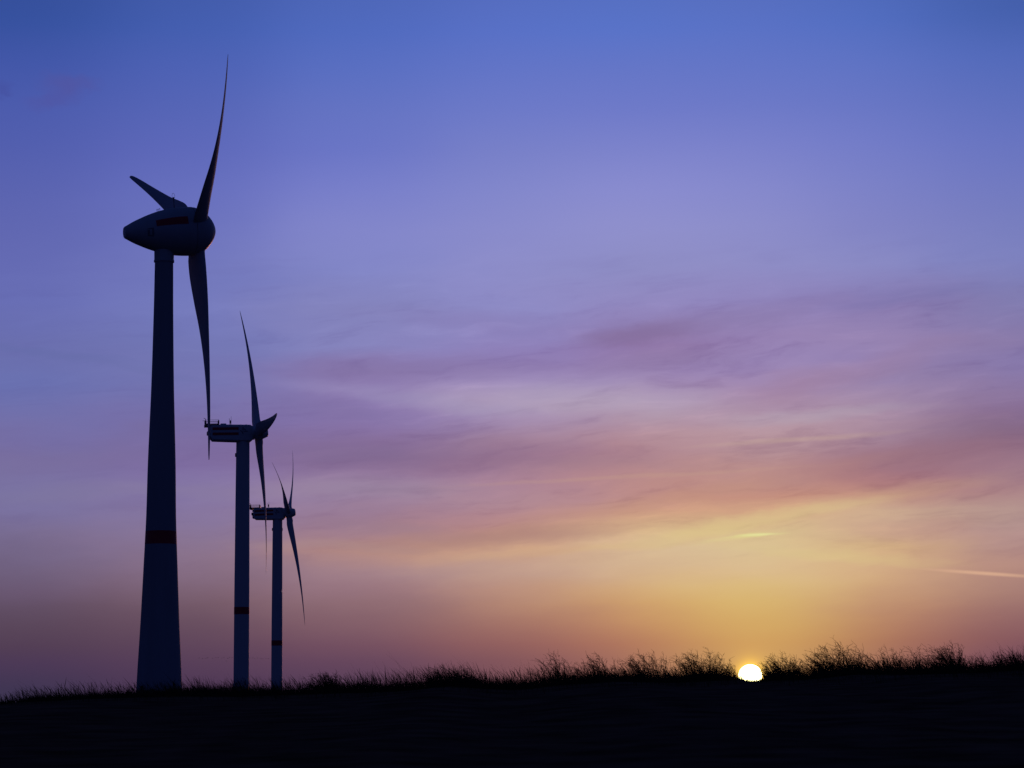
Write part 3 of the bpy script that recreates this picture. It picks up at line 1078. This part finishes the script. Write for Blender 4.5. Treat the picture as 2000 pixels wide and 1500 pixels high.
# ------------------------------------------------------------------ shrubs
def shrub(px, half, top, basey, dens, label, seed, curl=1.0, dy=0.0, group='windswept shrubs along the ridge'):
    r = random.Random(seed)
    Y = RIDGE_Y - 0.6 + dy
    d = ray(px, basey)
    cx = d.x * Y / d.y
    cz = ground_z(cx, Y)
    ht = (basey - top) * Y / FPX
    hw = half * Y / FPX
    root = bpy.data.objects.new('dry_shrub', None)
    COL.objects.link(root)
    root.location = (cx, Y, cz)
    tag(root, label, 'shrub', group)
    st, tw = MB(), MB()

    def path(p, dr, length, n, wob, bendx):
        pts = [p.copy()]
        dr = dr.normalized()
        for _ in range(n):
            dr = (dr + Vector((r.gauss(0, wob) - bendx, r.gauss(0, wob), r.gauss(0, wob * 0.6)))).normalized()
            pts.append(pts[-1] + dr * (length / n))
        return pts
    nst = int(dens * 1.15)
    for i in range(nst):
        u = r.uniform(-1, 1)
        bx = u * hw * 0.62
        gz = ground_z(cx + bx, Y) - cz - 0.03
        env = sqrt(max(0.0, 1 - 0.72 * abs(u) ** 2.2))
        lump = 0.5 + 0.5 * noise.noise(Vector((u * 2.2, seed * 3.7, 0)))
        L_ = ht * env * r.uniform(0.35, 1.0) ** 0.8 * (0.78 + 0.42 * lump)
        p = Vector((bx, r.uniform(-0.4, 0.4) * max(hw, 0.4), gz))
        pts = path(p, Vector((u * 0.55 + r.gauss(0.03, 0.2), r.uniform(-0.3, 0.3), 1.0)), L_ * 1.1, 7, 0.17, 0.075)
        st.tube(pts, [0.0095, 0.008, 0.007, 0.006, 0.0052, 0.0045, 0.0038, 0.003], 3)
        for q in range(1, 8):
            for _ in range(3 if q < 3 else r.choice((1, 2, 2))):
                a = pts[q]
                dv = (pts[q] - pts[q - 1]).normalized()
                side = Vector((r.gauss(-0.2, 0.75), r.gauss(0, 0.7), r.gauss(0.35, 0.4)))
                l2 = L_ * r.uniform(0.12, 0.34)
                tp = path(a, dv * 0.6 + side * 0.9, l2, 5, 0.32 * curl, 0.11)
                tw.tube(tp, [0.0052, 0.0045, 0.0039, 0.0034, 0.003, 0.0024], 3)
                if r.random() < 0.5:
                    tq = path(tp[2], (tp[3] - tp[2]).normalized() + Vector((r.gauss(-0.2, 0.5), r.gauss(0, 0.5), 0.1)), l2 * 0.6, 4, 0.4 * curl, 0.14)
                    tw.tube(tq, [0.0038, 0.0033, 0.0028, 0.0024, 0.002], 3)
    st.build('stems', MAT['twig'], root, smooth=False)
    tw.build('twigs', MAT['twig'], root, smooth=False)
    return root


SHRUBS = [
    (638, 46, 1319, 1360, 150, 'dense low shrub on a hump just right of the farthest turbine tower'),
    (885, 66, 1306, 1348, 150, 'broad low shrub alone midway between the turbines and the bushes by the sun'),
    (1092, 30, 1284, 1342, 40, 'sparse shrub of a few thin upright stalks, leftmost of the tall ridge shrubs'),
    (1166, 32, 1281, 1338, 62, 'upright shrub with fan of twigs, second of the tall ridge shrubs from the left'),
    (1268, 56, 1281, 1340, 95, 'open airy rounded shrub, second to the left of the sun'),
    (1376, 54, 1280, 1338, 125, 'full bushy shrub immediately left of the sun'),
    (1536, 44, 1282, 1336, 115, 'shrub immediately right of the sun with twigs reaching over the disc'),
    (1640, 62, 1266, 1330, 140, 'widest and tallest shrub of the ridge, second to the right of the sun'),
    (1738, 34, 1276, 1328, 62, 'narrow left-swept shrub just right of the widest ridge shrub'),
    (1798, 30, 1274, 1328, 34, 'thin sparse shrub with one tall curled stalk left of the dark dense bush'),
    (1858, 34, 1266, 1327, 110, 'dark dense upright bush, second shrub from the right edge of the frame'),
    (1975, 40, 1278, 1318, 80, 'low thin shrub at the right edge of the frame'),
    (1216, 26, 1299, 1338, 34, 'small low shrub in the gap between the fan-shaped shrub and the open airy one'),
    (1322, 24, 1302, 1338, 30, 'small low shrub between the open airy shrub and the full bushy one'),
    (1432, 22, 1298, 1336, 30, 'thin little shrub touching the left rim of the sun'),
    (1582, 26, 1297, 1332, 36, 'small low shrub between the one beside the sun and the widest one'),
    (1692, 26, 1286, 1326, 40, 'small shrub leaning against the right flank of the widest ridge shrub'),
    (1912, 28, 1288, 1320, 44, 'thin low shrub right of the dark dense bush'),
]
for i, (px, hw, top, by, dn, lab) in enumerate(SHRUBS):
    shrub(px, hw, top, by, dn, lab, 40 + i)


# ------------------------------------------------------------------ far birds
def bird_mesh(flap):
    b = MB()
    b.tube([(-0.32, 0, 0.0), (-0.2, 0, 0.02), (0.0, 0, 0.0), (0.22, 0, 0.03), (0.36, 0, 0.05), (0.42, 0, 0.04)], [0.02, 0.07, 0.11, 0.07, 0.05, 0.015], 6)
    return b


def wing_mesh(s_, flap):
    b = MB()
    rings = []
    for (t, c, x) in ((0, 0.26, 0), (0.3, 0.22, 0.04), (0.6, 0.16, 0.0), (0.85, 0.07, -0.08), (0.95, 0.02, -0.12)):
        y = s_ * (0.05 + t * 0.75)
        z = flap * t * (1.2 - 0.5 * t)
        rings.append([(x + c * 0.5, y, z), (x, y, z + 0.015), (x - c * 0.5, y, z), (x, y, z - 0.012)])
    b.ring_loft(rings)
    return b


br = random.Random(5)
protos = []
for fl in (0.35, -0.2, 0.1):
    o = bird_mesh(fl).build('bird', MAT['bird'])
    wing_mesh(-1, fl).build('wing', MAT['bird'], o)
    wing_mesh(1, fl).build('wing', MAT['bird'], o)
    tag(o, 'tiny dark bird in the faint line flying low behind the turbine towers', 'bird', 'birds in a line low over the horizon')
    protos.append(o)
BIRDS = []
for i in range(11):
    BIRDS.append((388 + i * 6.4 + br.uniform(-2, 2), 1285 + br.uniform(-1.0, 1.2)))
for i in range(8):
    BIRDS.append((488 + i * 5.2 + br.uniform(-1, 1), 1285.6 + br.uniform(-0.7, 1.2)))
BIRDS += [(442, 1291), (448, 1284)]
for i, (x, y) in enumerate(BIRDS):
    o = protos[i] if i < 3 else copy_tree(protos[i % 3])
    o.location = EYE + ray(x, y) * (1150 + br.uniform(-30, 30))
    o.scale = (0.75, 0.75, 0.75)
    o.rotation_euler = (0, 0, radians(-10 + br.uniform(-12, 12) + 60))
